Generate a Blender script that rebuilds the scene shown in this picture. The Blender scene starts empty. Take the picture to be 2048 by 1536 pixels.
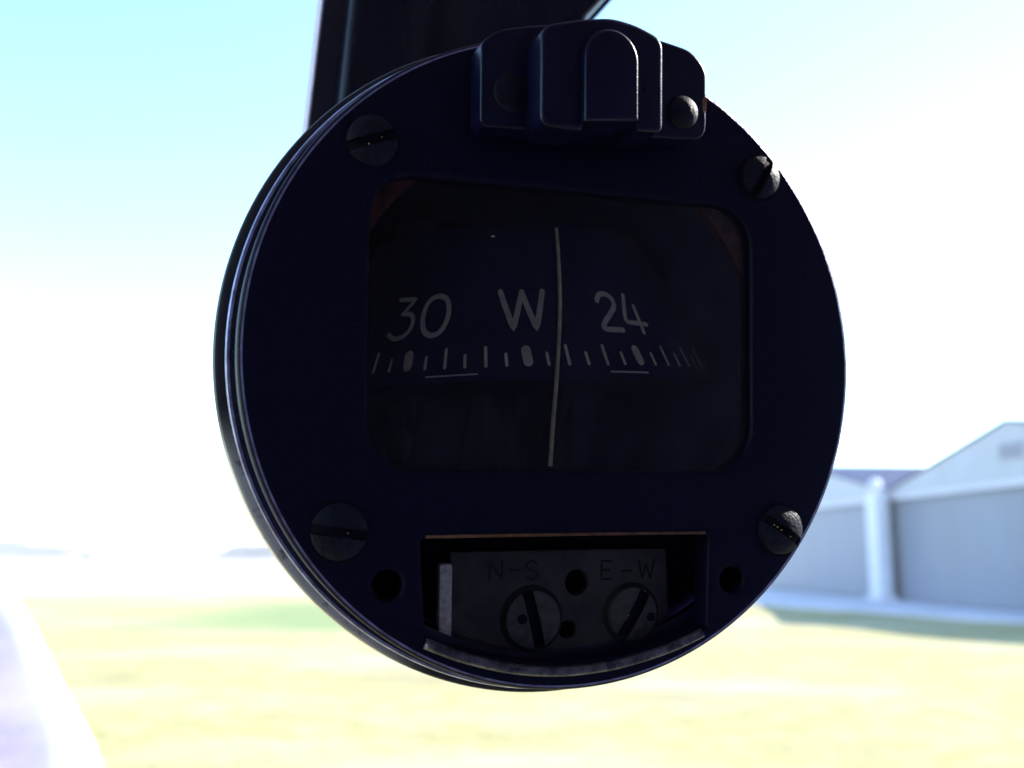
import bpy, bmesh, math, random
from mathutils import Matrix, Vector

random.seed(7)
R = math.radians
scene = bpy.context.scene
COL = scene.collection

# ------------------------------------------------------------------ camera
EYE = Vector((0.0, 0.0, 1.7))
cam_data = bpy.data.cameras.new("camera")
cam = bpy.data.objects.new("camera", cam_data)
COL.objects.link(cam)
cam.location = EYE
cam.rotation_euler = (R(90 + 9.337), 0, 0)
cam_data.sensor_width = 36.0
cam_data.lens = 36.0 * 2080 / 2048
cam_data.clip_start = 0.01
cam_data.clip_end = 8000
cam_data.dof.use_dof = True
cam_data.dof.focus_distance = 0.134
cam_data.dof.aperture_fstop = 25.0
cam_data.dof.aperture_blades = 0
scene.camera = cam

# ------------------------------------------------------------------ sky, sun, exposure
SUN_AZ, SUN_EL = R(66), R(34)
world = bpy.data.worlds.new("World")
scene.world = world
world.use_nodes = True
wn = world.node_tree.nodes
sky = wn.new("ShaderNodeTexSky")
sky.sky_type = 'NISHITA'
sky.sun_disc = False
sky.sun_elevation = SUN_EL
sky.sun_rotation = SUN_AZ
sky.air_density = 1.0
sky.dust_density = 0.03
sky.ozone_density = 1.0
tint = wn.new("ShaderNodeMix")                  # the camera's cool white balance, the same all over the sky
tint.data_type = 'RGBA'
tint.blend_type = 'MULTIPLY'
tint.inputs["Factor"].default_value = 1.0
tint.inputs["B"].default_value = (0.83, 0.98, 1.0, 1)
world.node_tree.links.new(sky.outputs[0], tint.inputs["A"])
world.node_tree.links.new(tint.outputs["Result"], wn["Background"].inputs[0])
wn["Background"].inputs[1].default_value = 0.15
sun_data = bpy.data.lights.new("sun", 'SUN')
sun_data.energy = 4.0
sun_data.angle = R(0.5)
sun_data.color = (1.0, 0.95, 0.86)
sun = bpy.data.objects.new("sun", sun_data)
COL.objects.link(sun)
sd = Vector((math.sin(SUN_AZ) * math.cos(SUN_EL), math.cos(SUN_AZ) * math.cos(SUN_EL), math.sin(SUN_EL)))
sun.rotation_euler = sd.to_track_quat('Z', 'Y').to_euler()
sun.location = (10, 10, 20)
scene.view_settings.view_transform = 'Standard'
scene.view_settings.look = 'None'
scene.view_settings.gamma = 1.0
scene.view_settings.use_curve_mapping = False
scene.view_settings.exposure = 1.8
scene.cycles.use_denoising = True
scene.cycles.sample_clamp_indirect = 3.0
scene.cycles.max_bounces = 10
scene.cycles.volume_bounces = 2
scene.cycles.volume_step_rate = 1.0

# ------------------------------------------------------------------ materials
def mat(name, col, rough=0.5, metal=0.0, var=0.0, vscale=40, bump=0.0, bscale=300, spec=0.5, col2=None, stretch=None, coat=0.0):
    m = bpy.data.materials.new(name)
    m.use_nodes = True
    nt = m.node_tree
    b = nt.nodes["Principled BSDF"]
    b.inputs["Base Color"].default_value = (*col, 1)
    b.inputs["Roughness"].default_value = rough
    b.inputs["Metallic"].default_value = metal
    b.inputs["Specular IOR Level"].default_value = spec
    b.inputs["Coat Weight"].default_value = coat
    tc = nt.nodes.new("ShaderNodeTexCoord")
    src = tc.outputs["Object"]
    if stretch:
        mp = nt.nodes.new("ShaderNodeMapping")
        mp.inputs["Scale"].default_value = stretch
        nt.links.new(src, mp.inputs["Vector"])
        src = mp.outputs[0]
    if var or col2:
        n = nt.nodes.new("ShaderNodeTexNoise")
        n.inputs["Scale"].default_value = vscale
        n.inputs["Detail"].default_value = 6
        nt.links.new(src, n.inputs["Vector"])
        rp = nt.nodes.new("ShaderNodeValToRGB")
        c2 = col2 or tuple(max(0, c * (1 - var)) for c in col)
        c1 = col if col2 else tuple(c * (1 + var) for c in col)
        rp.color_ramp.elements[0].position = 0.35
        rp.color_ramp.elements[1].position = 0.68
        rp.color_ramp.elements[0].color = (*c2, 1)
        rp.color_ramp.elements[1].color = (*c1, 1)
        nt.links.new(n.outputs[0], rp.inputs[0])
        nt.links.new(rp.outputs[0], b.inputs["Base Color"])
        mr = nt.nodes.new("ShaderNodeMapRange")
        mr.inputs["To Min"].default_value = max(0.03, rough - 0.08)
        mr.inputs["To Max"].default_value = min(1, rough + 0.10)
        nt.links.new(n.outputs[0], mr.inputs[0])
        nt.links.new(mr.outputs[0], b.inputs["Roughness"])
    if bump:
        n2 = nt.nodes.new("ShaderNodeTexNoise")
        n2.inputs["Scale"].default_value = bscale
        n2.inputs["Detail"].default_value = 3
        nt.links.new(src, n2.inputs["Vector"])
        bp = nt.nodes.new("ShaderNodeBump")
        bp.inputs["Strength"].default_value = bump
        bp.inputs["Distance"].default_value = 0.0004
        nt.links.new(n2.outputs[0], bp.inputs["Height"])
        nt.links.new(bp.outputs[0], b.inputs["Normal"])
    return m

def wear_mat(name, base, bare, rough, scale, lo, hi, spot=None):
    """Paint with worn patches that show bare metal."""
    m = mat(name, base, rough, bump=0.12, bscale=200)
    nt = m.node_tree
    b = nt.nodes["Principled BSDF"]
    tc = nt.nodes.new("ShaderNodeTexCoord")
    n = nt.nodes.new("ShaderNodeTexNoise")
    n.inputs["Scale"].default_value = scale
    n.inputs["Detail"].default_value = 8
    n.inputs["Roughness"].default_value = 0.65
    nt.links.new(tc.outputs["Object"], n.inputs["Vector"])
    rp = nt.nodes.new("ShaderNodeValToRGB")
    rp.color_ramp.elements[0].position = lo
    rp.color_ramp.elements[1].position = hi
    nt.links.new(n.outputs[0], rp.inputs[0])
    mx = nt.nodes.new("ShaderNodeMix")
    mx.data_type = 'RGBA'
    mx.inputs["A"].default_value = (*base, 1)
    mx.inputs["B"].default_value = (*bare, 1)
    fac = rp.outputs[0]
    if spot:
        dn = nt.nodes.new("ShaderNodeVectorMath"); dn.operation = 'DISTANCE'
        dn.inputs[1].default_value = spot[0]
        nt.links.new(tc.outputs["Object"], dn.inputs[0])
        mr = nt.nodes.new("ShaderNodeMapRange"); mr.interpolation_type = 'SMOOTHSTEP'
        mr.inputs[1].default_value, mr.inputs[2].default_value = spot[2], spot[1]
        nt.links.new(dn.outputs["Value"], mr.inputs[0])
        mu = nt.nodes.new("ShaderNodeMath"); mu.operation = 'MULTIPLY'
        nt.links.new(fac, mu.inputs[0]); nt.links.new(mr.outputs[0], mu.inputs[1])
        fac = mu.outputs[0]
    nt.links.new(fac, mx.inputs["Factor"])
    nt.links.new(mx.outputs["Result"], b.inputs["Base Color"])
    nt.links.new(fac, b.inputs["Metallic"])
    return m

NAVY = (0.0062, 0.0054, 0.0265)
M_BEZEL = mat("bezel_paint", NAVY, 0.42, var=0.35, vscale=110.0, bump=0.25, bscale=200, spec=0.16)
M_EDGE = mat("flange_paint", (0.008, 0.008, 0.033), 0.28, var=0.2, vscale=11.2, bump=0.1, bscale=136)
M_RUB = mat("rubbed_edge", (0.32, 0.32, 0.52), 0.34, metal=0.7, var=0.4, vscale=20.0, bump=0.3, bscale=163)
M_BODY = mat("body_paint", (0.007, 0.007, 0.026), 0.5, var=0.25, vscale=6.2, bump=0.3, bscale=109)
M_WORN = wear_mat("worn_flange", (0.02, 0.02, 0.035), (0.85, 0.82, 0.78), 0.55, 14, 0.30, 0.45, ((-0.83, 0.24, -0.66), 0.30, 0.55))
M_LIP = wear_mat("worn_lip", (0.03, 0.032, 0.05), (0.24, 0.24, 0.26), 0.45, 22, 0.42, 0.62)
M_BLACK = mat("matte_black", (0.012, 0.011, 0.028), 0.8, spec=0.1)
M_CARD = mat("card_black", (0.0120, 0.0100, 0.052), 0.75, var=0.35, vscale=90.0, spec=0.15)
M_PRINT = mat("card_print", (0.85, 0.78, 0.50), 0.7, var=0.12, vscale=25.0, spec=0.2)
M_LUBBER = mat("lubber_paint", (0.90, 0.74, 0.36), 0.5, var=0.25, vscale=18.8, spec=0.3)
M_RIM_GLARE = mat("card_rim_glare", (0.62, 0.60, 0.50), 0.5)
M_GASKET = mat("gasket_red", (0.135, 0.040, 0.030), 0.85, var=0.35, vscale=22.5, bump=0.4, bscale=136, spec=0.2)
M_SCREW = mat("screw_steel", (0.0100, 0.0122, 0.026), 0.48, spec=0.3, metal=0.15, var=0.35, vscale=52.5, bump=0.35, bscale=100)
M_RIVET = mat("rivet_paint", (0.008, 0.010, 0.024), 0.5, spec=0.3, var=0.3, vscale=37.5, bump=0.3, bscale=118)
M_GLINT = mat("glint_gold", (0.80, 0.60, 0.22), 0.25, metal=1.0)
M_PLATE = mat("corrector_paint", (0.040, 0.040, 0.034), 0.6, var=0.35, vscale=13.8, bump=0.3, bscale=81)
M_ENGRAVE = mat("engraved_fill", (0.028, 0.028, 0.026), 0.8, spec=0.1)
M_SLOT = mat("slot_floor", (0.012, 0.012, 0.02), 0.8, spec=0.1)  # darker colour for the floors of the screw slots
M_CSCREW = mat("corrector_screw", (0.066, 0.065, 0.056), 0.5, metal=0.1, var=0.3, vscale=32.5, bump=0.3, bscale=72)
M_STRIP = mat("lit_edge_cream", (0.66, 0.62, 0.50), 0.6, var=0.22, vscale=62.5)
M_LAMP = mat("lamp_paint", (0.0055, 0.0058, 0.033), 0.30, spec=0.32, var=0.25, vscale=10.0, bump=0.15, bscale=127)
M_CHIP = mat("chipped_primer", (0.42, 0.17, 0.07), 0.7, var=0.3, vscale=112.5)
M_POST = mat("post_paint", (0.0050, 0.0055, 0.022), 0.26, spec=0.3, col2=(0.012, 0.014, 0.023), vscale=6.9, stretch=(1, 1, 0.12), bump=0.15, bscale=45)
M_POSTP = mat("post_plate_paint", (0.030, 0.026, 0.050), 0.5, var=0.2, vscale=10.0, bump=0.2, bscale=63)
M_POSTE = mat("post_edge_skylight", (0.78, 0.68, 0.90), 0.5, var=0.15, vscale=18.8, bump=0.2, bscale=63)
M_CABIN_BOUNCE = mat("cabin_bounce_lining", (0.28, 0.26, 0.45), 0.9, var=0.2, vscale=12, spec=0.1)
M_CARPET_BOUNCE = mat("cabin_bounce_carpet", (0.45, 0.33, 0.19), 0.95, var=0.2, vscale=12, spec=0.1)
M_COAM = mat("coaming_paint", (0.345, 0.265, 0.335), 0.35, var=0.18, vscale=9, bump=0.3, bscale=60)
M_COAMLIP = mat("coaming_lip_glare", (0.72, 0.67, 0.71), 0.3, var=0.04, vscale=10)  # near-white colour stands in for glare along the lip
M_DUST = mat("dust", (0.8, 0.78, 0.74), 0.15, coat=1.0)
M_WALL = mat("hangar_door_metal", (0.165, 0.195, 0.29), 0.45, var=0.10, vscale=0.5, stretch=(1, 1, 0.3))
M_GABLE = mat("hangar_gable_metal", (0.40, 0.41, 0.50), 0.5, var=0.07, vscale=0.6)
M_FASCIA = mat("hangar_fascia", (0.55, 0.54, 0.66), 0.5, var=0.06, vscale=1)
M_ROOF = mat("hangar_roof_metal", (0.008, 0.024, 0.095), 0.8, spec=0.2, var=0.15, vscale=0.4)
M_PIPE = mat("white_pipe_paint", (0.62, 0.62, 0.72), 0.45, var=0.06, vscale=2)
M_VENT = mat("vent_dark", (0.30, 0.30, 0.40), 0.6, var=0.1, vscale=3)
M_APRON = mat("apron_concrete", (0.62, 0.57, 0.66), 0.8, var=0.12, vscale=0.6)
M_TREE = mat("far_foliage", (0.10, 0.08, 0.11), 0.8, var=0.35, vscale=0.5)
M_TRUNK = mat("far_bark", (0.08, 0.06, 0.05), 0.9, var=0.2, vscale=2)
M_BARN = mat("far_house_wall", (0.30, 0.25, 0.32), 0.7, var=0.1, vscale=1)
M_BARNR = mat("far_house_roof", (0.16, 0.12, 0.17), 0.7, var=0.1, vscale=1)

def glass_mat():
    m = bpy.data.materials.new("window_glass")
    m.use_nodes = True
    nt = m.node_tree
    nt.nodes.remove(nt.nodes["Principled BSDF"])
    out = nt.nodes["Material Output"]
    t = nt.nodes.new("ShaderNodeBsdfTransparent")
    t.inputs[0].default_value = (0.93, 0.94, 0.96, 1)
    g = nt.nodes.new("ShaderNodeBsdfGlossy")
    g.inputs["Roughness"].default_value = 0.04
    fr = nt.nodes.new("ShaderNodeFresnel")
    fr.inputs["IOR"].default_value = 1.31
    mx = nt.nodes.new("ShaderNodeMixShader")
    nt.links.new(fr.outputs[0], mx.inputs[0])
    nt.links.new(t.outputs[0], mx.inputs[1])
    nt.links.new(g.outputs[0], mx.inputs[2])
    nt.links.new(mx.outputs[0], out.inputs[0])
    return m
M_GLASS = glass_mat()

def field_mat():
    m = bpy.data.materials.new("dry_grass")
    m.use_nodes = True
    nt = m.node_tree
    b = nt.nodes["Principled BSDF"]
    b.inputs["Roughness"].default_value = 0.95
    b.inputs["Specular IOR Level"].default_value = 0.1
    tc = nt.nodes.new("ShaderNodeTexCoord")
    def noise(scale, detail, sc=(1, 1, 1)):
        mp = nt.nodes.new("ShaderNodeMapping")
        mp.inputs["Scale"].default_value = sc
        nt.links.new(tc.outputs["Object"], mp.inputs[0])
        n = nt.nodes.new("ShaderNodeTexNoise")
        n.inputs["Scale"].default_value = scale
        n.inputs["Detail"].default_value = detail
        n.inputs["Roughness"].default_value = 0.62
        nt.links.new(mp.outputs[0], n.inputs[0])
        return n.outputs[0]
    def ramp(v, stops):
        r = nt.nodes.new("ShaderNodeValToRGB")
        e = r.color_ramp.elements
        e[0].position, e[0].color = stops[0][0], (*stops[0][1], 1)
        e[1].position, e[1].color = stops[-1][0], (*stops[-1][1], 1)
        for p, c in stops[1:-1]:
            k = e.new(p); k.color = (*c, 1)
        nt.links.new(v, r.inputs[0])
        return r.outputs[0]
    def mix(f, a, c):
        x = nt.nodes.new("ShaderNodeMix"); x.data_type = 'RGBA'
        nt.links.new(f, x.inputs["Factor"])
        for s, k in ((a, "A"), (c, "B")):
            if isinstance(s, tuple): x.inputs[k].default_value = (*s, 1)
            else: nt.links.new(s, x.inputs[k])
        return x.outputs["Result"]
    fine = ramp(noise(2.2, 9), [(0.28, (0.31, 0.275, 0.120)), (0.5, (0.37, 0.330, 0.160)), (0.72, (0.44, 0.40, 0.24))])
    patch = ramp(noise(0.20, 4, (0.6, 1.0, 1)), [(0.46, (0, 0, 0)), (0.68, (0.75, 0.75, 0.75))])
    c = mix(patch, fine, (0.48, 0.455, 0.34))
    tan = ramp(noise(0.33, 5, (1, 1.3, 1)), [(0.50, (0, 0, 0)), (0.66, (0.75, 0.75, 0.75))])
    c = mix(tan, c, (0.30, 0.25, 0.15))
    # a stretch of greener grass some 30 m out, and paler bleached ground beyond 45 m
    sx = nt.nodes.new("ShaderNodeSeparateXYZ")
    nt.links.new(tc.outputs["Object"], sx.inputs[0])
    def smooth(v, a, bb):
        r = nt.nodes.new("ShaderNodeMapRange"); r.interpolation_type = 'SMOOTHSTEP'
        r.inputs[1].default_value, r.inputs[2].default_value = a, bb
        nt.links.new(v, r.inputs[0]); return r.outputs[0]
    def mul(a, bb):
        x = nt.nodes.new("ShaderNodeMath"); x.operation = 'MULTIPLY'
        nt.links.new(a, x.inputs[0]); nt.links.new(bb, x.inputs[1]); return x.outputs[0]
    wob = nt.nodes.new("ShaderNodeMath"); wob.operation = 'MULTIPLY_ADD'
    nt.links.new(noise(0.15, 3), wob.inputs[0]); wob.inputs[1].default_value = 9.0
    nt.links.new(sx.outputs[1], wob.inputs[2])
    y = wob.outputs[0]
    green = mul(mul(smooth(y, 29, 32), smooth(y, 46, 42)), mul(smooth(sx.outputs[0], -11.5, -7.0), smooth(sx.outputs[0], 6, 1)))
    c = mix(green, c, (0.22, 0.27, 0.125))
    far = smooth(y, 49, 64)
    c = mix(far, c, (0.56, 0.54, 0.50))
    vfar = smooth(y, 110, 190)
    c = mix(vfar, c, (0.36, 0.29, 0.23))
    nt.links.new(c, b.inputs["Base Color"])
    bp = nt.nodes.new("ShaderNodeBump")
    bp.inputs["Strength"].default_value = 0.7
    bp.inputs["Distance"].default_value = 0.08
    nt.links.new(noise(9, 6), bp.inputs["Height"])
    nt.links.new(bp.outputs[0], b.inputs["Normal"])
    return m
M_FIELD = field_mat()

# ------------------------------------------------------------------ helpers
def link(name, me, m, parent=None, smooth=False):
    o = bpy.data.objects.new(name, me)
    COL.objects.link(o)
    if m: me.materials.clear(); me.materials.append(m)
    if smooth:
        me.polygons.foreach_set("use_smooth", [True] * len(me.polygons))
    if parent: o.parent = parent
    return o

def from_bm(name, bm, m, parent=None, smooth=False):
    bmesh.ops.recalc_face_normals(bm, faces=bm.faces)
    me = bpy.data.meshes.new(name)
    bm.to_mesh(me); bm.free()
    return link(name, me, m, parent, smooth)

def pyd(name, v, f, m, parent=None, smooth=False):
    me = bpy.data.meshes.new(name)
    me.from_pydata(v, [], f); me.update()
    return link(name, me, m, parent, smooth)

def box_bm(bm, x0, x1, y0, y1, z0, z1):
    vs = [bm.verts.new((x, y, z)) for x in (x0, x1) for y in (y0, y1) for z in (z0, z1)]
    for q in ((0, 1, 3, 2), (4, 6, 7, 5), (0, 4, 5, 1), (2, 3, 7, 6), (0, 2, 6, 4), (1, 5, 7, 3)):
        bm.faces.new([vs[i] for i in q])

def prism_bm(bm, pts, d):
    a = [bm.verts.new(p) for p in pts]
    b = [bm.verts.new(Vector(p) + Vector(d)) for p in pts]
    n = len(pts)
    bm.faces.new(a); bm.faces.new(b[::-1])
    for i in range(n):
        bm.faces.new((a[i], b[i], b[(i + 1) % n], a[(i + 1) % n]))

def tag(o, label=None, cat=None, group=None, kind=None):
    if label: o["label"] = label
    if cat: o["category"] = cat
    if group: o["group"] = group
    if kind: o["kind"] = kind
    return o

def empty(name, loc):
    o = bpy.data.objects.new(name, None)
    o.empty_display_size = 0.05
    o.location = loc
    COL.objects.link(o)
    return o

# ================================================================== SETTING
# field: one sheet out to the horizon, finer and gently uneven near the aircraft
def field():
    ys = [-60, -20, 0] + [i * 1.0 for i in range(2, 70)] + [80, 100, 140, 200, 300, 500, 900, 1600, 3000]
    xs = [-3000, -1200, -500, -200, -100, -60] + [i * 1.25 for i in range(-32, 33)] + [60, 100, 200, 500, 1200, 3000]
    v, f = [], []
    for y in ys:
        for x in xs:
            near = max(0, 1 - abs(y) / 90)
            v.append((x, y, 0.03 * near * (math.sin(x * 0.9 + y * 0.37) + math.sin(y * 1.1 - x * 0.23)) - 0.06))
    n = len(xs)
    for j in range(len(ys) - 1):
        for i in range(n - 1):
            f.append((j * n + i, j * n + i + 1, (j + 1) * n + i + 1, (j + 1) * n + i))
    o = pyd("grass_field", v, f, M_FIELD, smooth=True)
    tag(o, kind="structure")
field()

# concrete apron in front of the hangars
bm = bmesh.new()
prism_bm(bm, [(6.7, 42.0, -0.12), (13.3, 26.9, -0.12), (19.2, 14.6, -0.12), (22.0, 14.0, -0.12), (12.0, 62.0, -0.12), (3.0, 62, -0.12)], (0, 0, 0.135))
tag(from_bm("apron", bm, M_APRON), kind="structure")

# ------------------------------------------------------------------ hangars
UX = Vector((-0.0897, 0.996, 0)).normalized()     # along the gable wall, away from the camera
UN = Vector((-0.996, -0.0897, 0)).normalized()    # out of the wall, towards the field
V0 = Vector((14.5, 40.3, 0))                      # foot of the valley between the two roofs
EAVE, PEAK, HALF, DEEP = 4.1, 5.78, 8.5, 16.0

def hangar(start, label):
    o = empty("hangar", start + UX * HALF)
    base = start - o.location
    P = lambda s, n, z: base + UX * s + UN * n + Vector((0, 0, z))
    W2 = 2 * HALF
    # side and back walls as one shell, the front closed by doors and gable
    bm = bmesh.new()
    prism_bm(bm, [P(0.05, -0.35, 0), P(W2 - 0.05, -0.35, 0), P(W2 - 0.05, -0.35, EAVE - 0.1), P(HALF, -0.35, PEAK - 0.12), P(0.05, -0.35, EAVE - 0.1)], -UN * (DEEP - 0.4))
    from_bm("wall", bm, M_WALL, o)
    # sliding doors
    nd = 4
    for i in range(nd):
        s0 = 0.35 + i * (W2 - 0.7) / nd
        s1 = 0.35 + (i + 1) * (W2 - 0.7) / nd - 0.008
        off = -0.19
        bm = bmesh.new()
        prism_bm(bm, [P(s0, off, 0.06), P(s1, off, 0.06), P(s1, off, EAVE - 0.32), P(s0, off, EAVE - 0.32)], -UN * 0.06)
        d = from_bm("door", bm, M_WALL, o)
    # gable triangle and the fascia beam below it
    bm = bmesh.new()
    prism_bm(bm, [P(0, 0, EAVE - 0.28), P(W2, 0, EAVE - 0.28), P(W2, 0, EAVE), P(HALF, 0, PEAK), P(0, 0, EAVE)], -UN * 0.3)
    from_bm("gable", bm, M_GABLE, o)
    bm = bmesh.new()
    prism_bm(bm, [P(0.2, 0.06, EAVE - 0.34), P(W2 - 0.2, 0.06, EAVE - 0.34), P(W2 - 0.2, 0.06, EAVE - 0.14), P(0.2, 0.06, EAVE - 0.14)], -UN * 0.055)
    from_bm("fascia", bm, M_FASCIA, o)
    # roof: two slopes with an overhang
    for a, b, za, zb in ((-0.02, HALF, EAVE + 0.02, PEAK + 0.03), (W2 + 0.02, HALF, EAVE + 0.02, PEAK + 0.03)):
        bm = bmesh.new()
        prism_bm(bm, [P(a, 0.08, za), P(b, 0.08, zb), P(b, 0.08, zb + 0.045), P(a, 0.08, za + 0.045)], -UN * (DEEP + 0.3))
        from_bm("roof", bm, M_ROOF, o)
    bm = bmesh.new()
    for k in range(5):
        z = 4.62 + k * 0.1
        prism_bm(bm, [P(HALF - 0.75, 0.05, z), P(HALF + 0.55, 0.05, z), P(HALF + 0.55, 0.01, z + 0.075), P(HALF - 0.75, 0.01, z + 0.075)], -UN * 0.008)
    from_bm("vent", bm, M_VENT, o)
    tag(o, label, "hangar", "hangars in a row beyond the grass")
    return o
hangar(V0 - UX * 2 * HALF, "nearer pale blue gabled hangar at the right edge, with the louvred gable vent")
hangar(V0, "farther gabled hangar partly hidden behind the compass, its dark roof showing in the valley")

# white column with a rounded cap between the two hangars
o = empty("white_column", V0 + UN * 0.25)
bm = bmesh.new()
box_bm(bm, -0.45, 0.0, -0.54, 0.54, 0, 4.12)
bmesh.ops.bevel(bm, geom=list(bm.edges), offset=0.05, segments=2, affect='EDGES')
from_bm("shaft", bm, M_PIPE, o)
bm = bmesh.new()
box_bm(bm, -0.52, 0.06, -0.7, 0.7, 0, 0.18)
from_bm("base", bm, M_APRON, o)
bm = bmesh.new()
bmesh.ops.create_uvsphere(bm, u_segments=20, v_segments=12, radius=0.26, matrix=Matrix.Translation((-0.2, 0.1, 4.36)))
from_bm("cap", bm, M_PIPE, o, True)
o.rotation_euler = (0, 0, R(5.1))
tag(o, "white column with rounded cap standing in the valley between the two hangars", "column")

# ------------------------------------------------------------------ far trees and a far building on the left horizon
def at(px, dist):
    return ((px - 1024) / 2080 * dist * 0.9868, dist)
def tree_line(label, spots):
    """A far wood that reads as one hazy mass: trunks and leaf clumps in one object."""
    v, f, mi = [], [], []
    for px, d, h, w in spots:
        x, y = at(px, d)
        rnd = random.Random(int(px * 31 + d * 7))
        n = len(v)
        for z, r in ((-0.06, 0.05 * h), (0.6 * h, 0.02 * h)):
            for k in range(6): v.append((x + r * math.cos(k * math.pi / 3), y + r * math.sin(k * math.pi / 3), z))
        for k in range(6):
            f.append((n + k, n + (k + 1) % 6, n + 6 + (k + 1) % 6, n + 6 + k)); mi.append(1)
        lobes = [(rnd.uniform(-0.45, 0.45) * w, rnd.uniform(-0.3, 0.3) * w, h * rnd.uniform(0.38, 0.8), rnd.uniform(0.25, 0.42) * w) for _ in range(7)]
        for k in range(420):
            lx, ly, lz, lr = rnd.choice(lobes)
            dd = Vector((rnd.gauss(0, 1), rnd.gauss(0, 1), rnd.gauss(0, 0.8))).normalized() * lr * rnd.uniform(0.55, 1.0)
            c = Vector((x + lx, y + ly, lz)) + dd
            c.z = max(0.12 * h, min(c.z, h))
            s_ = 0.07 * w * rnd.uniform(0.6, 1.3)
            a = Vector((rnd.gauss(0, 1), rnd.gauss(0, 1), rnd.gauss(0, 1))).normalized()
            b = a.orthogonal().normalized()
            n = len(v)
            v += [c + a * s_, c + b * s_, c - a * s_, c - b * s_]
            f.append((n, n + 1, n + 2, n + 3)); mi.append(0)
    o = pyd("tree_line", v, f, M_TREE)
    o.data.materials.append(M_TRUNK)
    o.data.polygons.foreach_set("material_index", mi)
    tag(o, label, "trees", kind="stuff")
tree_line("faint row of hazy trees on the far left horizon", [(-22, 520, 8, 12), (8, 500, 8.5, 14), (40, 540, 7, 13), (62, 510, 7.4, 11), (88, 500, 6.4, 12), (112, 520, 6.0, 12), (134, 505, 5.6, 9)])
tree_line("low clump of hazy trees on the horizon beside the compass's lower left rim", [(452, 420, 3.4, 6), (470, 400, 4.6, 9), (490, 410, 5.6, 10), (508, 400, 5.0, 9), (530, 405, 5.2, 10), (552, 400, 5.4, 10)])
x, y = at(178, 330)
o = empty("farm_building", (x, y, -0.06))
bm = bmesh.new(); box_bm(bm, -1.7, 1.7, -2.5, 2.5, 0, 2.2)
from_bm("wall", bm, M_BARN, o)
bm = bmesh.new(); prism_bm(bm, [(-1.9, -2.6, 2.2), (1.9, -2.6, 2.2), (0, -2.6, 3.4)], (0, 5.2, 0))
from_bm("roof", bm, M_BARNR, o)
bm = bmesh.new(); box_bm(bm, 1.7, 8.5, -1.5, 1.5, 0, 1.3)
from_bm("shed", bm, M_BARN, o)
tag(o, "small hazy farm building alone on the left horizon", "building")

# ------------------------------------------------------------------ unseen cabin shell, added to shade and tint the compass (roof, sides, rear, floor)
def shell(name, x0, x1, y0, y1, z0, z1, m=M_CABIN_BOUNCE):
    bm = bmesh.new()
    box_bm(bm, x0, x1, y0, y1, z0, z1)
    bmesh.ops.bevel(bm, geom=list(bm.edges), offset=0.008, segments=2, affect='EDGES')
    tag(from_bm(name, bm, m), kind="structure")
shell("cabin_shade_roof", -0.62, 0.66, -1.1, 0.30, 2.06, 2.09)
shell("cabin_shade_wall_left", -0.62, -0.59, -1.1, -0.35, 0.85, 2.06)
shell("cabin_shade_sill_left", -0.62, -0.59, -0.35, -0.10, 0.85, 1.32, M_CARPET_BOUNCE)
shell("cabin_shade_wall_right", 0.63, 0.66, -1.1, 0.45, 0.85, 2.06)
shell("cabin_shade_wall_rear", -0.59, 0.63, -1.1, -1.07, 0.85, 2.06)
shell("cabin_shade_floor", -0.62, 0.66, -1.1, 0.30, 0.82, 0.85, M_CARPET_BOUNCE)

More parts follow.
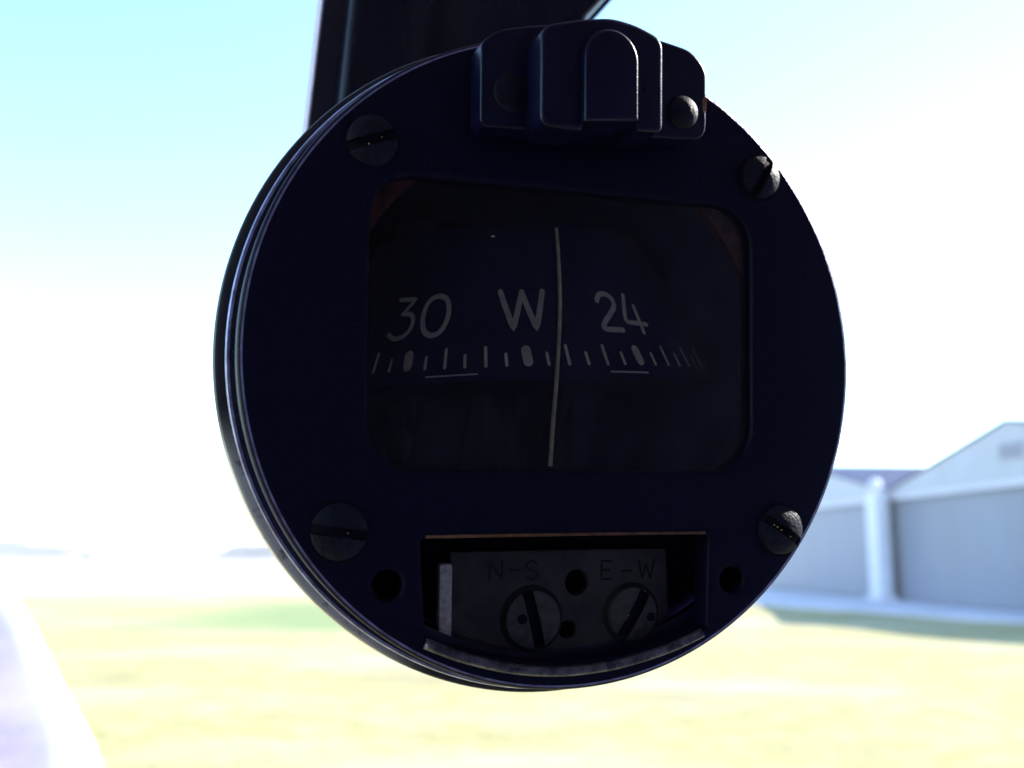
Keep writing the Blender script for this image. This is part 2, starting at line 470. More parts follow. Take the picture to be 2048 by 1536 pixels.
# ------------------------------------------------------------------ sunlit coaming at the lower left
def ray(px, py, dist):
    p = R(9.337)
    x = (px - 1024) / 2080; u = (768 - py) / 2080
    d = Vector((x, math.cos(p) - u * math.sin(p), math.sin(p) + u * math.cos(p)))
    return EYE + d * dist
def coaming():
    path = [(-150, 1040, 2.1), (-70, 1085, 1.85), (0, 1138, 1.62), (58, 1208, 1.42), (96, 1283, 1.28), (129, 1348, 1.16), (160, 1405, 1.06), (196, 1462, 0.97), (220, 1540, 0.88), (236, 1650, 0.78), (245, 1800, 0.68)]
    ctr = [ray(*p) for p in path]
    root = empty("coaming", ctr[6] - Vector((0.2, 0, 0.3)))
    prof_lip = [(-0.004, -0.30), (0.0, -0.05), (0.0, -0.018), (-0.002, -0.009), (-0.007, -0.003), (-0.015, 0.0), (-0.021, 0.0015), (-0.027, 0.002)]
    prof_top = [(-0.027, 0.002), (-0.034, 0.0015), (-0.042, 0.0005), (-0.056, -0.001), (-0.16, -0.004), (-0.30, -0.012), (-0.55, -0.05), (-0.75, -0.16), (-0.80, -0.3)]
    def loft(name, prof, m):
        v, f = [], []
        for i, c in enumerate(ctr):
            wide = 1 + 0.10 * max(0, i - 4) ** 1.1      # the lip's painted glare broadens towards the near end
            for dx, dz in prof:
                shift = 0.021 * (wide - 1) if dx < -0.02 else 0
                v.append(c + Vector((dx - shift, 0, dz)) - root.location)
        n = len(prof)
        for j in range(len(ctr) - 1):
            for i in range(n - 1):
                f.append((j * n + i, j * n + i + 1, (j + 1) * n + i + 1, (j + 1) * n + i))
        o = pyd(name, v, f, m, root, True)
        sub = o.modifiers.new("sub", 'SUBSURF'); sub.levels = 2; sub.render_levels = 2
        return o
    loft("lip", prof_lip, M_COAMLIP)
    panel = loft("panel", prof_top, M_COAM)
    # glare painted as a pale fade on the lilac next to the lip
    at_ = panel.data.attributes.new("rub_glare", 'FLOAT', 'POINT')
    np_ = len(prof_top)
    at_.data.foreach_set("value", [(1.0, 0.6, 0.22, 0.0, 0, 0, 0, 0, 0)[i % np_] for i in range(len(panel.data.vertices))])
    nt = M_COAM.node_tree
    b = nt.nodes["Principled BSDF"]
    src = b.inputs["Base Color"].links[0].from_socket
    an = nt.nodes.new("ShaderNodeAttribute"); an.attribute_name = "rub_glare"
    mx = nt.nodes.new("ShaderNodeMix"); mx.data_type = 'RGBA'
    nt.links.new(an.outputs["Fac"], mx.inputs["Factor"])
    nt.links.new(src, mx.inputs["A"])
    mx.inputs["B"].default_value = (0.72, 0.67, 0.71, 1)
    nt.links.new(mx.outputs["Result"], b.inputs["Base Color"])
    bm = bmesh.new()
    for k in range(46):
        t = random.uniform(2.0, 8.0); i = int(t); fr = t - i
        c = ctr[i].lerp(ctr[i + 1], fr) + Vector((-random.uniform(0.05, 0.2), 0, -0.002))
        bmesh.ops.create_icosphere(bm, subdivisions=1, radius=random.uniform(0.0006, 0.0016), matrix=Matrix.Translation(c - root.location))
    d = from_bm("dust_specks", bm, M_DUST, root, True)
    d["kind"] = "stuff"
    tag(root, "sunlit lilac coaming panel with a glare-white rounded lip at the lower left", "coaming")
coaming()

# ================================================================== COMPASS
L = 0.042                                       # bezel radius in metres; local units: x right, y deeper, z up, 1 = bezel radius
MR = Matrix(((0.9471369546, -0.3206208291, 0.0115703546), (0.3200736718, 0.9418167778, -0.1026352847), (0.0220098560, 0.1009130369, 0.9946517608)))
CT = Vector((0.191860937, 3.203117498, 0.606515172))
FRAME = Matrix.Translation(EYE + CT * L) @ MR.to_4x4() @ Matrix.Diagonal((L, L, L, 1))

compass = bpy.data.objects.new("magnetic_compass", None)
compass.empty_display_size = 0.5
COL.objects.link(compass)
compass.matrix_world = FRAME
tag(compass, "round dark magnetic compass with 30, W and 24 on its card", "compass")

def arc(cx, cz, r, a0, a1, n):
    return [(cx + r * math.cos(R(a0 + (a1 - a0) * i / n)), cz + r * math.sin(R(a0 + (a1 - a0) * i / n))) for i in range(n + 1)]

def rrect(x0, x1, z0, z1, r, n=8):
    if not isinstance(r, (tuple, list)): r = (r,) * 4   # bl, br, tr, tl
    p = []
    p += arc(x0 + r[0], z0 + r[0], r[0], 180, 270, n)
    p += arc(x1 - r[1], z0 + r[1], r[1], 270, 360, n)
    p += arc(x1 - r[2], z1 - r[2], r[2], 0, 90, n)
    p += arc(x0 + r[3], z1 - r[3], r[3], 90, 180, n)
    return p

def slab(name, loops, y0, y1, m, parent, bevel=0.0, res=3, smooth=True):
    """Plate with holes in the face plane between depths y0 < y1, edges rounded."""
    cu = bpy.data.curves.new(name, 'CURVE')
    cu.dimensions = '2D'
    cu.fill_mode = 'BOTH'
    for lp in loops:
        sp = cu.splines.new('POLY')
        sp.points.add(len(lp) - 1)
        for q, (a, b) in zip(sp.points, lp): q.co = (a, b, 0, 1)
        sp.use_cyclic_u = True
    cu.extrude = (y1 - y0) / 2 - bevel
    cu.bevel_depth = bevel
    cu.bevel_resolution = res
    tmp = bpy.data.objects.new("tmp", cu)
    COL.objects.link(tmp)
    dg = bpy.context.evaluated_depsgraph_get()
    me = bpy.data.meshes.new_from_object(tmp.evaluated_get(dg))
    bpy.data.objects.remove(tmp); bpy.data.curves.remove(cu)
    ym = (y0 + y1) / 2
    for v in me.vertices:
        x, y, z = v.co
        v.co = (x, ym - z, y)
    bm = bmesh.new(); bm.from_mesh(me)
    bmesh.ops.remove_doubles(bm, verts=bm.verts, dist=1e-5)
    bm.to_mesh(me); bm.free()
    o = link(name, me, m, parent)
    if smooth:
        me.polygons.foreach_set("use_smooth", [True] * len(me.polygons))
        me.set_sharp_from_angle(angle=R(28))
    return o

def lathe(name, prof, m, parent, n=160, cx=0, cz=0, closed=False):
    v, f = [], []
    for r, y in prof:
        for i in range(n):
            t = 2 * math.pi * i / n
            v.append((cx + r * math.cos(t), y, cz + r * math.sin(t)))
    k = len(prof)
    for j in range(k if closed else k - 1):
        jj = (j + 1) % k
        for i in range(n):
            f.append((j * n + i, jj * n + i, jj * n + (i + 1) % n, j * n + (i + 1) % n))
    bm = bmesh.new()
    me = bpy.data.meshes.new(name); me.from_pydata(v, [], f)
    bm.from_mesh(me); bmesh.ops.remove_doubles(bm, verts=bm.verts, dist=1e-6)
    bmesh.ops.recalc_face_normals(bm, faces=bm.faces)
    bm.to_mesh(me); bm.free()
    o = link(name, me, m, parent, True)
    me.set_sharp_from_angle(angle=R(35))
    return o

# --- bezel plate with window, corrector opening, and two small holes
BV = 0.016
WIN = rrect(-0.648, 0.642, -0.350, 0.533, (0.15, 0.15, 0.135, 0.13))
OPEN_ARC = [(-0.463, -0.846), (-0.355, -0.885), (-0.23, -0.919), (-0.125, -0.938), (-0.019, -0.945), (0.085, -0.941), (0.183, -0.930), (0.34, -0.897), (0.475, -0.852)]
OPEN = [(0.484, -0.565), (0.470, -0.550), (-0.470, -0.548), (-0.483, -0.562)] + OPEN_ARC
def grow(lp, d):
    n = len(lp); out = []
    area = sum(lp[i][0] * lp[(i + 1) % n][1] - lp[(i + 1) % n][0] * lp[i][1] for i in range(n))
    s = 1 if area > 0 else -1
    for i in range(n):
        a, b, c = Vector(lp[i - 1]), Vector(lp[i]), Vector(lp[(i + 1) % n])
        e1 = (b - a); e2 = (c - b)
        if e1.length < 1e-7: e1 = e2
        if e2.length < 1e-7: e2 = e1
        n1 = Vector((e1.y, -e1.x)).normalized(); n2 = Vector((e2.y, -e2.x)).normalized()
        nn = (n1 + n2).normalized()
        out.append(tuple(b + nn * (s * d / max(0.5, nn.dot(n1)))))
    return out
bezel = slab("bezel", [arc(0, 0, 1.006, 0, 358.5, 239), grow(WIN, BV), grow(OPEN, BV * 0.8), arc(-0.578, -0.686, 0.045 + BV, 0, 345, 23), arc(0.567, -0.702, 0.042 + BV, 0, 345, 23)], 0.0, 0.10, M_BEZEL, compass, BV, 3)
flange = lathe("flange", [(0.93, 0.101), (0.985, 0.101), (0.985, 0.126), (1.034, 0.124), (1.042, 0.127), (1.046, 0.134), (1.046, 0.168), (1.041, 0.176), (1.032, 0.180), (1.0, 0.181), (1.0, 0.201)], M_EDGE, compass)
lathe("rear_flange", [(1.0, 0.201), (1.060, 0.202), (1.071, 0.208), (1.075, 0.218), (1.075, 0.262), (1.069, 0.272), (1.05, 0.276), (0.95, 0.30)], M_WORN, compass)
body = lathe("housing", [(0.95, 0.30), (0.93, 0.6), (0.90, 1.0), (0.86, 1.3), (0.78, 1.52), (0.6, 1.64), (0.3, 1.68), (0.001, 1.69), (0.001, 1.66), (0.3, 1.65), (0.57, 1.61), (0.74, 1.5), (0.82, 1.28), (0.86, 1.0), (0.89, 0.6), (0.91, 0.30), (0.92, 0.105)], M_BODY, compass)
def rub_glare(o, test):
    o.data.materials.append(M_RUB)
    for p in o.data.polygons:
        if test(math.hypot(p.center.x, p.center.z), p.center.y): p.material_index = 1
rub_glare(bezel, lambda r, y: 1.0065 < r < 1.0145 and y < 0.011)
rub_glare(flange, lambda r, y: 1.034 < r < 1.0465 and y < 0.136)
M_BOWL = mat("bowl_lining", (0.062, 0.044, 0.155), 0.8, var=0.3, vscale=3.0, spec=0.15)
body.data.materials.append(M_BOWL)
for p in body.data.polygons:
    if p.normal.dot(Vector((p.center.x, (p.center.y - 0.8) * 0.9, p.center.z))) < 0: p.material_index = 1
# --- round gasket behind the window corners, and the pane
slab("gasket", [arc(0, 0, 0.90, -14, 194, 60) + arc(-0.014, -0.012, 0.735, 194, -14, 60)], 0.056, 0.092, M_GASKET, compass, 0.006, 2)
pane = slab("pane", [grow(WIN, 0.004)], 0.024, 0.040, M_GLASS, compass, 0.0)

bm = bmesh.new()
bmesh.ops.create_icosphere(bm, subdivisions=1, radius=0.004, matrix=Matrix.Translation((-0.262, 0.021, 0.372)) @ Matrix.Diagonal((1.8, 0.4, 0.7, 1)))
from_bm("dust_speck", bm, M_STRIP, compass, True)
# --- compass card: a cone-shaped drum
A0, C0, B0, RD, TY, PH = 0.07321, 0.86186, 0.02115, 0.76145, 0.04512, -13.9166
def cone(th, b, lift=0.0):
    r = RD - 0.5 * b + lift
    s, c = math.sin(R(th)), math.cos(R(th))
    return Vector((A0 + r * s, C0 - r * c, B0 + b + TY * r * s))
def drum():
    v, f = [], []
    n = 144
    rows = [-0.075, -0.062, -0.03, 0.05, 0.13, 0.21, 0.30, 0.39, 0.48]
    for b in rows:
        for i in range(n): v.append(cone(i * 360 / n, b))
    for j in range(len(rows) - 1):
        for i in range(n):
            f.append((j * n + i, j * n + (i + 1) % n, (j + 1) * n + (i + 1) % n, (j + 1) * n + i))
    top = len(v); v.append((A0, C0, B0 + 0.52)); bot = len(v); v.append((A0, C0, B0 - 0.075))
    k = (len(rows) - 1) * n
    for i in range(n):
        f.append((k + i, k + (i + 1) % n, top)); f.append(((i + 1) % n, i, bot))
    o = pyd("card", v, f, M_CARD, compass, True)
    o.data.set_sharp_from_angle(angle=R(35))
    return o
card = drum()

def ribbon(pts, w0, fn, n_cap=5, w1=None):
    """Stroke with round ends in a flat (u, v) plane, mapped by fn."""
    w1 = w1 or w0
    P = [Vector(p) for p in pts]
    # resample
    Q = []
    for i in range(len(P) - 1):
        k = max(2, int((P[i + 1] - P[i]).length / 0.012))
        for j in range(k): Q.append(P[i].lerp(P[i + 1], j / k))
    Q.append(P[-1])
    m = len(Q); left, right = [], []
    for i in range(m):
        t = (Q[min(i + 1, m - 1)] - Q[max(i - 1, 0)]).normalized()
        nn = Vector((-t.y, t.x)); w = w0 + (w1 - w0) * i / (m - 1)
        left.append(Q[i] + nn * w / 2); right.append(Q[i] - nn * w / 2)
    v = [fn(p) for p in left] + [fn(p) for p in right]
    f = [(i, i + 1, m + i + 1, m + i) for i in range(m - 1)]
    for end, s in ((0, -1), (m - 1, 1)):
        t = (Q[1] - Q[0]).normalized() if end == 0 else (Q[-1] - Q[-2]).normalized()
        nn = Vector((-t.y, t.x)); w = (w0 if end == 0 else w1) / 2
        c0 = len(v); v.append(fn(Q[end]))
        fan = []
        for k in range(n_cap + 1):
            a = math.pi * k / n_cap
            fan.append(len(v)); v.append(fn(Q[end] + nn * w * math.cos(a) + t * s * w * math.sin(a)))
        for k in range(n_cap): f.append((c0, fan[k], fan[k + 1]))
    return v, f
KU = RD * math.pi / 180
def on_card(p): return cone(p.x / KU, p.y, 0.0022)
def strokes(name, lists, w, m=M_PRINT, parent=card):
    V, F = [], []
    for pts in lists:
        v, f = ribbon([(a * KU, b) for a, b in pts], w, on_card)
        n = len(V); V += v; F += [tuple(i + n for i in q) for q in f]
    return pyd(name, V, F, m, parent)
def curve_pts(pts, k=4):
    """Catmull-Rom through the points."""
    P = [Vector(p) for p in pts]; out = []
    for i in range(len(P) - 1):
        p0 = P[i - 1] if i else P[0]; p1 = P[i]; p2 = P[i + 1]; p3 = P[i + 2] if i + 2 < len(P) else P[-1]
        for j in range(k):
            t = j / k
            out.append(tuple(0.5 * ((2 * p1) + (p2 - p0) * t + (2 * p0 - 5 * p1 + 4 * p2 - p3) * t * t + (3 * p1 - p0 - 3 * p2 + p3) * t ** 3)))
    out.append(tuple(P[-1])); return out
strokes("letter", [[(-21.02, 0.2264), (-17.19, 0.0963), (-14.81, 0.2242)], [(-14.81, 0.2242), (-11.08, 0.0944), (-8.71, 0.2249)]], 0.0205)["label"] = "letter W"
strokes("numeral", [[(-53.29, 0.2246), (-47.37, 0.2199), (-50.45, 0.1712)], curve_pts([(-50.45, 0.1712), (-47.65, 0.1665), (-46.18, 0.1456), (-46.33, 0.1107), (-48.1, 0.088), (-50.79, 0.0836), (-53.11, 0.0998)])], 0.0165)["label"] = "numeral 3"
strokes("numeral", [curve_pts([(-39.31, 0.2245), (-37.16, 0.2137), (-35.94, 0.1895), (-35.47, 0.1538), (-36.0, 0.1158), (-37.42, 0.0909), (-39.47, 0.0857), (-41.39, 0.0993), (-42.67, 0.1283), (-43.24, 0.164), (-42.82, 0.1991), (-41.33, 0.2192), (-39.31, 0.2245)])], 0.0185)["label"] = "numeral 0"
strokes("numeral", [curve_pts([(8.01, 0.1947), (9.16, 0.2152), (11.26, 0.2198), (13.32, 0.2061), (13.54, 0.1788), (11.6, 0.1507), (8.9, 0.1193), (7.96, 0.0978), (9.16, 0.0917)]) + [(13.91, 0.0907)]], 0.0190)["label"] = "numeral 2"
strokes("numeral", [curve_pts([(18.47, 0.2184), (16.28, 0.1402), (16.72, 0.1196)]) + [(23.84, 0.1152)], [(21.23, 0.1796), (21.42, 0.0849)]], 0.0165)["label"] = "numeral 4"
for k in range(-9, 13):
    th = PH + 5 * k
    if k % 6 == 0: strokes("tick", [[(th - 0.25, 0.022), (th + 0.25, -0.018)]], 0.031)
    elif k % 2 == 0: strokes("tick", [[(th - 0.2, 0.034), (th + 0.2, -0.028)]], 0.0105)
    else: strokes("tick", [[(th - 0.15, 0.010), (th + 0.15, -0.028)]], 0.0100)
strokes("rim_glare", [[(-38, -0.0560), (-31, -0.0545), (-25.6, -0.0530)]], 0.0050, M_RIM_GLARE)  # pale arcs painted for light reflected off the card's bottom rim
strokes("rim_glare", [[(6.6, -0.0545), (12, -0.0560), (17.5, -0.0575)]], 0.0060, M_RIM_GLARE)

# --- lubber line: a bent wire between pane and card
def tube(name, pts, r0, r1, m, parent, n=10):
    v, f = [], []
    P = [Vector(p) for p in pts]
    for i, p in enumerate(P):
        t = (P[min(i + 1, len(P) - 1)] - P[max(i - 1, 0)]).normalized()
        a = t.orthogonal().normalized() if abs(t.y) > 0.9 else t.cross(Vector((0, 1, 0))).normalized()
        b = t.cross(a)
        r = r0 + (r1 - r0) * i / (len(P) - 1)
        for k in range(n):
            q = 2 * math.pi * k / n
            v.append(p + a * r * math.cos(q) + b * r * math.sin(q))
    for i in range(len(P) - 1):
        for k in range(n):
            f.append((i * n + k, i * n + (k + 1) % n, (i + 1) * n + (k + 1) % n, (i + 1) * n + k))
    f.append(tuple(range(n))[::-1]); f.append(tuple((len(P) - 1) * n + k for k in range(n)))
    return pyd(name, v, f, m, parent, True)
LUB = curve_pts([(-0.041, 0.422), (-0.034, 0.353), (-0.028, 0.257), (-0.025, 0.161), (-0.029, 0.049), (-0.035, -0.063), (-0.046, -0.205), (-0.051, -0.291), (-0.054, -0.337)], 3)
tube("lubber_line", [(a, 0.053, b) for a, b in LUB], 0.0058, 0.0078, M_LUBBER, compass)

# --- slotted screws
def screw_head(name, x, z, y, r, ang, slot, m, parent, dome=0.035, h=0.02, depth=0.03):
    """Domed slotted head lying on depth y (towards the viewer is -y); ang = slot direction in degrees from the x axis."""
    e = 0.0015
    cols = []
    for i in range(9): cols.append(-r + (r - slot / 2) * (1 - math.cos(math.pi / 2 * i / 8)))
    xs = sorted(set([round(c, 6) for c in cols] + [round(-c, 6) for c in cols] + [-slot / 2 + e, slot / 2 - e, 0]))
    rows = 18
    v, f = [], []
    ca, sa = math.cos(R(ang)), math.sin(R(ang))
    def put(u, w, hh):
        # u across the slot, w along it
        return (x + w * ca - u * sa, y - hh, z + w * sa + u * ca)
    for u in xs:
        hw = math.sqrt(max(0, r * r - u * u))
        for j in range(rows + 1):
            w = hw * math.sin(math.pi / 2 * (-1 + 2 * j / rows))
            rr = min(1, math.hypot(u, w) / r)
            hh = h + dome * (1 - rr ** 2.4)
            if abs(u) < slot / 2 - e / 2: hh = hh - depth
            v.append(put(u, w, hh))
    n = rows + 1
    for i in range(len(xs) - 1):
        for j in range(rows):
            f.append((i * n + j, i * n + j + 1, (i + 1) * n + j + 1, (i + 1) * n + j))
    # skirt
    ring_b = [i * n for i in range(len(xs))]; ring_t = [i * n + rows for i in range(len(xs))]
    loop = ring_b + ring_t[::-1]
    base = len(v)
    for q in loop: v.append((v[q][0], y + 0.01, v[q][2]))
    for i in range(len(loop)):
        k = (i + 1) % len(loop)
        f.append((loop[i], loop[k], base + k, base + i))
    bm = bmesh.new(); me = bpy.data.meshes.new(name); me.from_pydata(v, [], f); bm.from_mesh(me)
    bmesh.ops.remove_doubles(bm, verts=bm.verts, dist=1e-6)
    bmesh.ops.recalc_face_normals(bm, faces=bm.faces)
    bm.to_mesh(me); bm.free()
    o = link(name, me, m, parent, True)
    me.materials.append(M_SLOT)
    for p in me.polygons:
        u = -(p.center.x - x) * sa + (p.center.z - z) * ca
        if abs(u) < slot / 2 and p.center.y > y - 0.0275 and p.center.y < y + 0.004: p.material_index = 1
    me.set_sharp_from_angle(angle=R(30))
    return o
def seat(x, z, r, parent):
    # dark gap round the head: a shallow ring set into the bezel
    lathe("screw_seat", [(r + 0.012, -0.0006), (r + 0.006, -0.0016), (r - 0.004, -0.0012), (r - 0.01, 0.004)], M_BLACK, parent, 40, x, z)
SCREWS = [(-0.650, 0.623, 0.076, 20), (0.669, 0.638, 0.070, 62), (-0.724, -0.527, 0.081, -8), (0.742, -0.542, 0.080, -32)]
for i, (x, z, r, a) in enumerate(SCREWS):
    s = screw_head("screw", x, z, 0.0, r, a, 0.030, M_SCREW, compass, 0.022, 0.018, 0.0172)
    seat(x, z, r, s)
# gold beads set on the screws to imitate sun glints
def fleck(parent, pts, y):
    bm = bmesh.new()
    for (x, z, s) in pts:
        bmesh.ops.create_icosphere(bm, subdivisions=1, radius=s, matrix=Matrix.Translation((x, y, z)))
    from_bm("sun_glint", bm, M_GLINT, parent, True)
scr = [o for o in compass.children if o.name.startswith("screw")]
fleck(scr[0], [(-0.662, 0.608, 0.0045), (-0.625, 0.632, 0.004)], -0.024)
fleck(scr[2], [(-0.700, -0.530, 0.004)], -0.022)
fleck(scr[3], [(0.705, -0.524, 0.004), (0.718, -0.531, 0.0042), (0.732, -0.541, 0.0045), (0.766, -0.563, 0.0035)], -0.030)

# --- deviation corrector box below the window
def wall_strip(name, lp, y0, y1, m, parent):
    v = [(a, y0, b) for a, b in lp] + [(a, y1, b) for a, b in lp]
    n = len(lp)
    f = [(i, (i + 1) % n, n + (i + 1) % n, n + i) for i in range(n)]
    f.append(tuple(range(n, 2 * n)))
    return pyd(name, v, f, m, parent)
wall_strip("corrector_box", grow(OPEN, 0.030), 0.1005, 0.22, M_BLACK, compass)
PY = 0.118                                       # depth of the plate's face
PL = [(-0.351, -0.610), (0.380, -0.613), (0.390, -0.778), (0.381, -0.892), (0.236, -0.939), (0.027, -0.955), (-0.192, -0.928), (-0.347, -0.874)][::-1]
plate = slab("corrector_plate", [PL, arc(0.068, -0.711, 0.047, 0, 345, 23), arc(0.034, -0.861, 0.034, 0, 345, 23)], PY, PY + 0.045, M_PLATE, compass, 0.006, 2)
slab("lit_plate_edge", [rrect(-0.3880, -0.3555, -0.882, -0.644, 0.007)], PY - 0.008, PY + 0.03, M_STRIP, compass, 0.004, 2)  # lit side of the plate, its brightness put into the cream colour
lathe("corrector_seat", [(0.106, PY - 0.001), (0.101, PY - 0.004), (0.086, PY - 0.004)], M_ENGRAVE, plate, 40, -0.088, -0.820)
lathe("corrector_seat", [(0.100, PY - 0.001), (0.095, PY - 0.004), (0.080, PY - 0.004)], M_ENGRAVE, plate, 40, 0.257, -0.816)
c1 = screw_head("corrector_screw", -0.088, -0.820, PY - 0.004, 0.090, -76, 0.036, M_CSCREW, plate, 0.010, 0.018, 0.0172)
c2 = screw_head("corrector_screw", 0.257, -0.816, PY - 0.004, 0.084, 59, 0.038, M_CSCREW, plate, 0.010, 0.018, 0.0172)
slab("pit", [arc(-0.129, -0.815, 0.016, 0, 330, 11)], PY - 0.0335, PY - 0.02, M_BLACK, plate, 0.0)
slab("pit", [arc(0.316, -0.826, 0.015, 0, 330, 11)], PY - 0.0305, PY - 0.018, M_BLACK, plate, 0.0)
fleck(c2, [(0.292, -0.742, 0.0036), (0.236, -0.818, 0.0034), (0.230, -0.828, 0.0028)], PY - 0.031)
def engraved(lists, w, label, m=M_ENGRAVE):
    V, F = [], []
    for pts in lists:
        v, f = ribbon(pts, w, lambda p: Vector((p.x, PY - 0.0012, p.y)))
        n = len(V); V += v; F += [tuple(i + n for i in q) for q in f]
    o = pyd("engraving", V, F, m, plate); o["label"] = label
engraved([[(0.186, -0.645), (0.152, -0.644), (0.152, -0.702), (0.188, -0.704)], [(0.152, -0.673), (0.180, -0.674)], [(0.226, -0.678), (0.258, -0.678)], [(0.285, -0.646), (0.298, -0.706), (0.312, -0.655), (0.327, -0.707), (0.340, -0.647)]], 0.0075, "engraved letters E-W")
engraved([[(-0.229, -0.694), (-0.229, -0.637), (-0.188, -0.694), (-0.188, -0.637)], [(-0.160, -0.666), (-0.132, -0.666)], curve_pts([(-0.072, -0.646), (-0.088, -0.638), (-0.105, -0.645), (-0.105, -0.659), (-0.088, -0.667), (-0.072, -0.677), (-0.073, -0.690), (-0.089, -0.697), (-0.106, -0.690)], 3)], 0.0075, "engraved letters N-S, coloured faint for the gloom", mat("gloom_engraving", (0.034, 0.034, 0.030), 0.8, spec=0.1))  # low-contrast colour paints in the gloom over these letters
# worn lip bar along the bottom of the opening
LIPC = curve_pts([(-0.462, -0.857), (-0.361, -0.899), (-0.236, -0.936), (-0.130, -0.955), (-0.027, -0.963), (0.075, -0.959), (0.174, -0.948), (0.33, -0.912), (0.452, -0.868)], 4)
tube("worn_lip", [(a, -0.004, b) for a, b in LIPC], 0.017, 0.015, M_LIP, compass, 12)
tube("top_lip", [(-0.465, 0.0, -0.5465), (0.0, -0.002, -0.546), (0.465, 0.0, -0.548)], 0.005, 0.005, mat("lip_lit_orange", (0.20, 0.085, 0.035), 0.5, var=0.3, vscale=25.0), compass, 8)  # orange colour imitates light catching the lip from below

# --- lamp cover on top of the bezel
def rounded(poly, r, n=5):
    out = []
    k = len(poly)
    for i in range(k):
        a, b, c = Vector(poly[i - 1]), Vector(poly[i]), Vector(poly[(i + 1) % k])
        ri = r[i] if isinstance(r, (list, tuple)) else r
        if ri <= 0: out.append(tuple(b)); continue
        d1 = (a - b).normalized(); d2 = (c - b).normalized()
        p1 = b + d1 * ri; p2 = b + d2 * ri
        for j in range(n + 1):
            t = j / n
            out.append(tuple(p1 * (1 - t) ** 2 + b * 2 * t * (1 - t) + p2 * t * t))
    return out
lamp = bpy.data.objects.new("lamp_cover", None)
BASE = [(-0.350, 0.668), (0.405, 0.706), (0.405, 0.935), (0.355, 0.992), (0.25, 1.012), (0.05, 1.030), (-0.17, 1.005), (-0.30, 0.968), (-0.350, 0.925)]
base = slab("lamp_cover", [rounded(grow(BASE, -0.010), [0.02, 0.045, 0.020, 0.030, 0.05, 0.09, 0.09, 0.030, 0.018])], -0.118, -0.002, M_LAMP, compass, 0.010, 4)
HOOD = [(-0.205, 0.650), (-0.075, 0.650), (-0.07, 0.672), (0.10, 0.690), (0.105, 0.668), (0.188, 0.672), (0.188, 0.960), (0.10, 0.992), (0.02, 1.003), (-0.08, 0.985), (-0.205, 0.948)]
slab("hood", [rounded(grow(HOOD, -0.015), [0.02, 0, 0, 0, 0, 0.01, 0.025, 0.03, 0.03, 0.04, 0.03])], -0.245, -0.06, M_LAMP, base, 0.015, 5)
ARCH = [(-0.082, 0.668)] + [(0.005 + 0.087 * math.cos(R(180 - t)), 0.862 + 0.092 * math.sin(R(t))) for t in range(0, 181, 12)] + [(0.092, 0.688)]
slab("arch_boss", [grow(ARCH[::-1], -0.013)], -0.278, -0.20, M_LAMP, base, 0.013, 5)
def rivet(x, z, y, r, h, m):
    prof = [(r, y + 0.004)] + [(r * math.cos(R(t)), y - h * math.sin(R(t))) for t in range(0, 90, 10)] + [(0.0005, y - h)]
    lathe("rivet", prof, m, base, 32, x, z)
rivet(0.317, 0.786, -0.118, 0.054, 0.034, M_RIVET)
rivet(-0.251, 0.781, -0.118, 0.058, 0.010, M_RIVET)
v = [(0.391, -0.1192, 0.795), (0.404, -0.1192, 0.803), (0.405, -0.1192, 0.84), (0.398, -0.1192, 0.852), (0.389, -0.1192, 0.835)]
pyd("paint_chip", v, [(0, 1, 2, 3, 4)], M_CHIP, base)

# ================================================================== WINDSCREEN POST behind the compass
post = bpy.data.objects.new("windscreen_post", None)
COL.objects.link(post)
post.matrix_world = FRAME
tag(post, "dark grooved windscreen post with a skylit lilac edge rising behind the compass", "post")
def leaning(p0, p1, b):
    t = (b - p0[1]) / (p1[1] - p0[1]); return p0[0] + (p1[0] - p0[0]) * t
BLO, BHI = -0.6, 4.2
lx = lambda b: leaning((-0.645, 1.08), (-0.582, 1.765), b)
def rx(b):
    # the right side flares towards the roof
    return 0.69 + 0.83 * max(0.0, min(b, 2.7) - 1.72)
def plate_loft(name, xl, xr, y0, y1, m, parent, rows=24):
    v, f = [], []
    for j in range(rows + 1):
        b = BLO + (BHI - BLO) * j / rows
        for x, y in ((xl(b), y0), (xr(b), y0), (xr(b), y1), (xl(b), y1)): v.append((x, y, b))
    for j in range(rows):
        for i in range(4):
            f.append((j * 4 + i, j * 4 + (i + 1) % 4, (j + 1) * 4 + (i + 1) % 4, (j + 1) * 4 + i))
    f.append((0, 3, 2, 1)); k = rows * 4; f.append((k, k + 1, k + 2, k + 3))
    return pyd(name, v, f, m, parent)
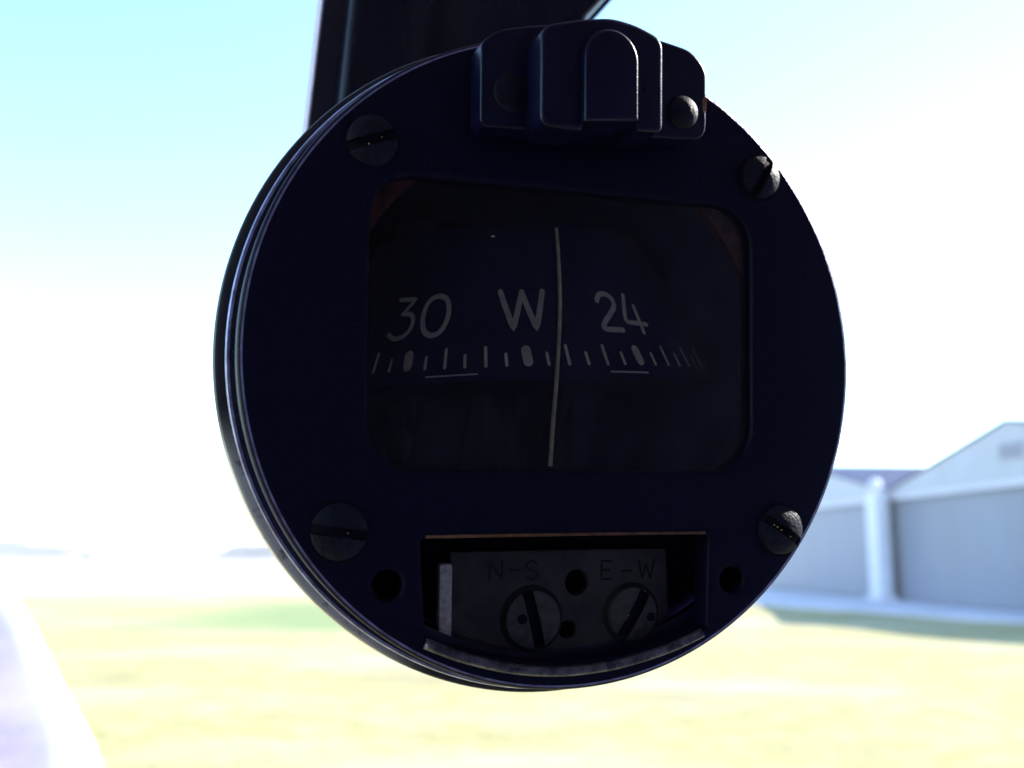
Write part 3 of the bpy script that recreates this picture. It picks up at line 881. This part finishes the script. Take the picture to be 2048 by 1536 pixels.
plate_loft("back_plate", lambda b: lx(b) + 0.02, lambda b: rx(b) - 0.03, 1.70, 1.76, M_POSTP, post)
plate_loft("skylit_edge", lambda b: lx(b) + 0.011, lambda b: lx(b) + 0.0185, 1.705, 1.93, M_POSTE, post)  # skylight on the plate's side, put into the pale lilac colour
def channel():
    v, f = [], []
    rows = 30
    def prof(b):
        xl = leaning((-0.515, 1.184), (-0.462, 1.782), b); xr = rx(b) - 0.07
        y0, y1, r = 1.50, 1.698, 0.05
        p = [(xl, y1)]
        for k in range(7):
            a = R(180 + 90 * k / 6); p.append((xl + r + r * math.cos(a), y0 + r + r * math.sin(a)))
        w = xr - xl
        p += [(xl + 0.28 * w, y0), (xl + 0.32 * w, y0 + 0.035), (xl + 0.40 * w, y0 + 0.035), (xl + 0.44 * w, y0)]
        for k in range(7):
            a = R(270 + 90 * k / 6); p.append((xr - r + r * math.cos(a), y0 + r + r * math.sin(a)))
        p.append((xr, y1))
        return p
    for j in range(rows + 1):
        b = BLO + (BHI - BLO) * j / rows
        pr = prof(b); n = len(pr)
        for x, y in pr: v.append((x, y, b))
    for j in range(rows):
        for i in range(n - 1):
            f.append((j * n + i, j * n + i + 1, (j + 1) * n + i + 1, (j + 1) * n + i))
    o = pyd("channel", v, f, M_POST, post, True)
    o.data.set_sharp_from_angle(angle=R(50))
channel()

# ------------------------------------------------------------------ air
bm = bmesh.new()
box_bm(bm, -3100, 3100, -80, 3100, -1.2, 14.0)
haze = from_bm("haze", bm, None)
hm = bpy.data.materials.new("haze_air")
hm.use_nodes = True
nt = hm.node_tree
nt.nodes.remove(nt.nodes["Principled BSDF"])
pv = nt.nodes.new("ShaderNodeVolumePrincipled")
pv.inputs["Color"].default_value = (0.93, 0.94, 1.0, 1)
pv.inputs["Density"].default_value = 0.0009
pv.inputs["Anisotropy"].default_value = 0.2
nt.links.new(pv.outputs[0], nt.nodes["Material Output"].inputs["Volume"])
haze.data.materials.append(hm)
haze["kind"] = "stuff"
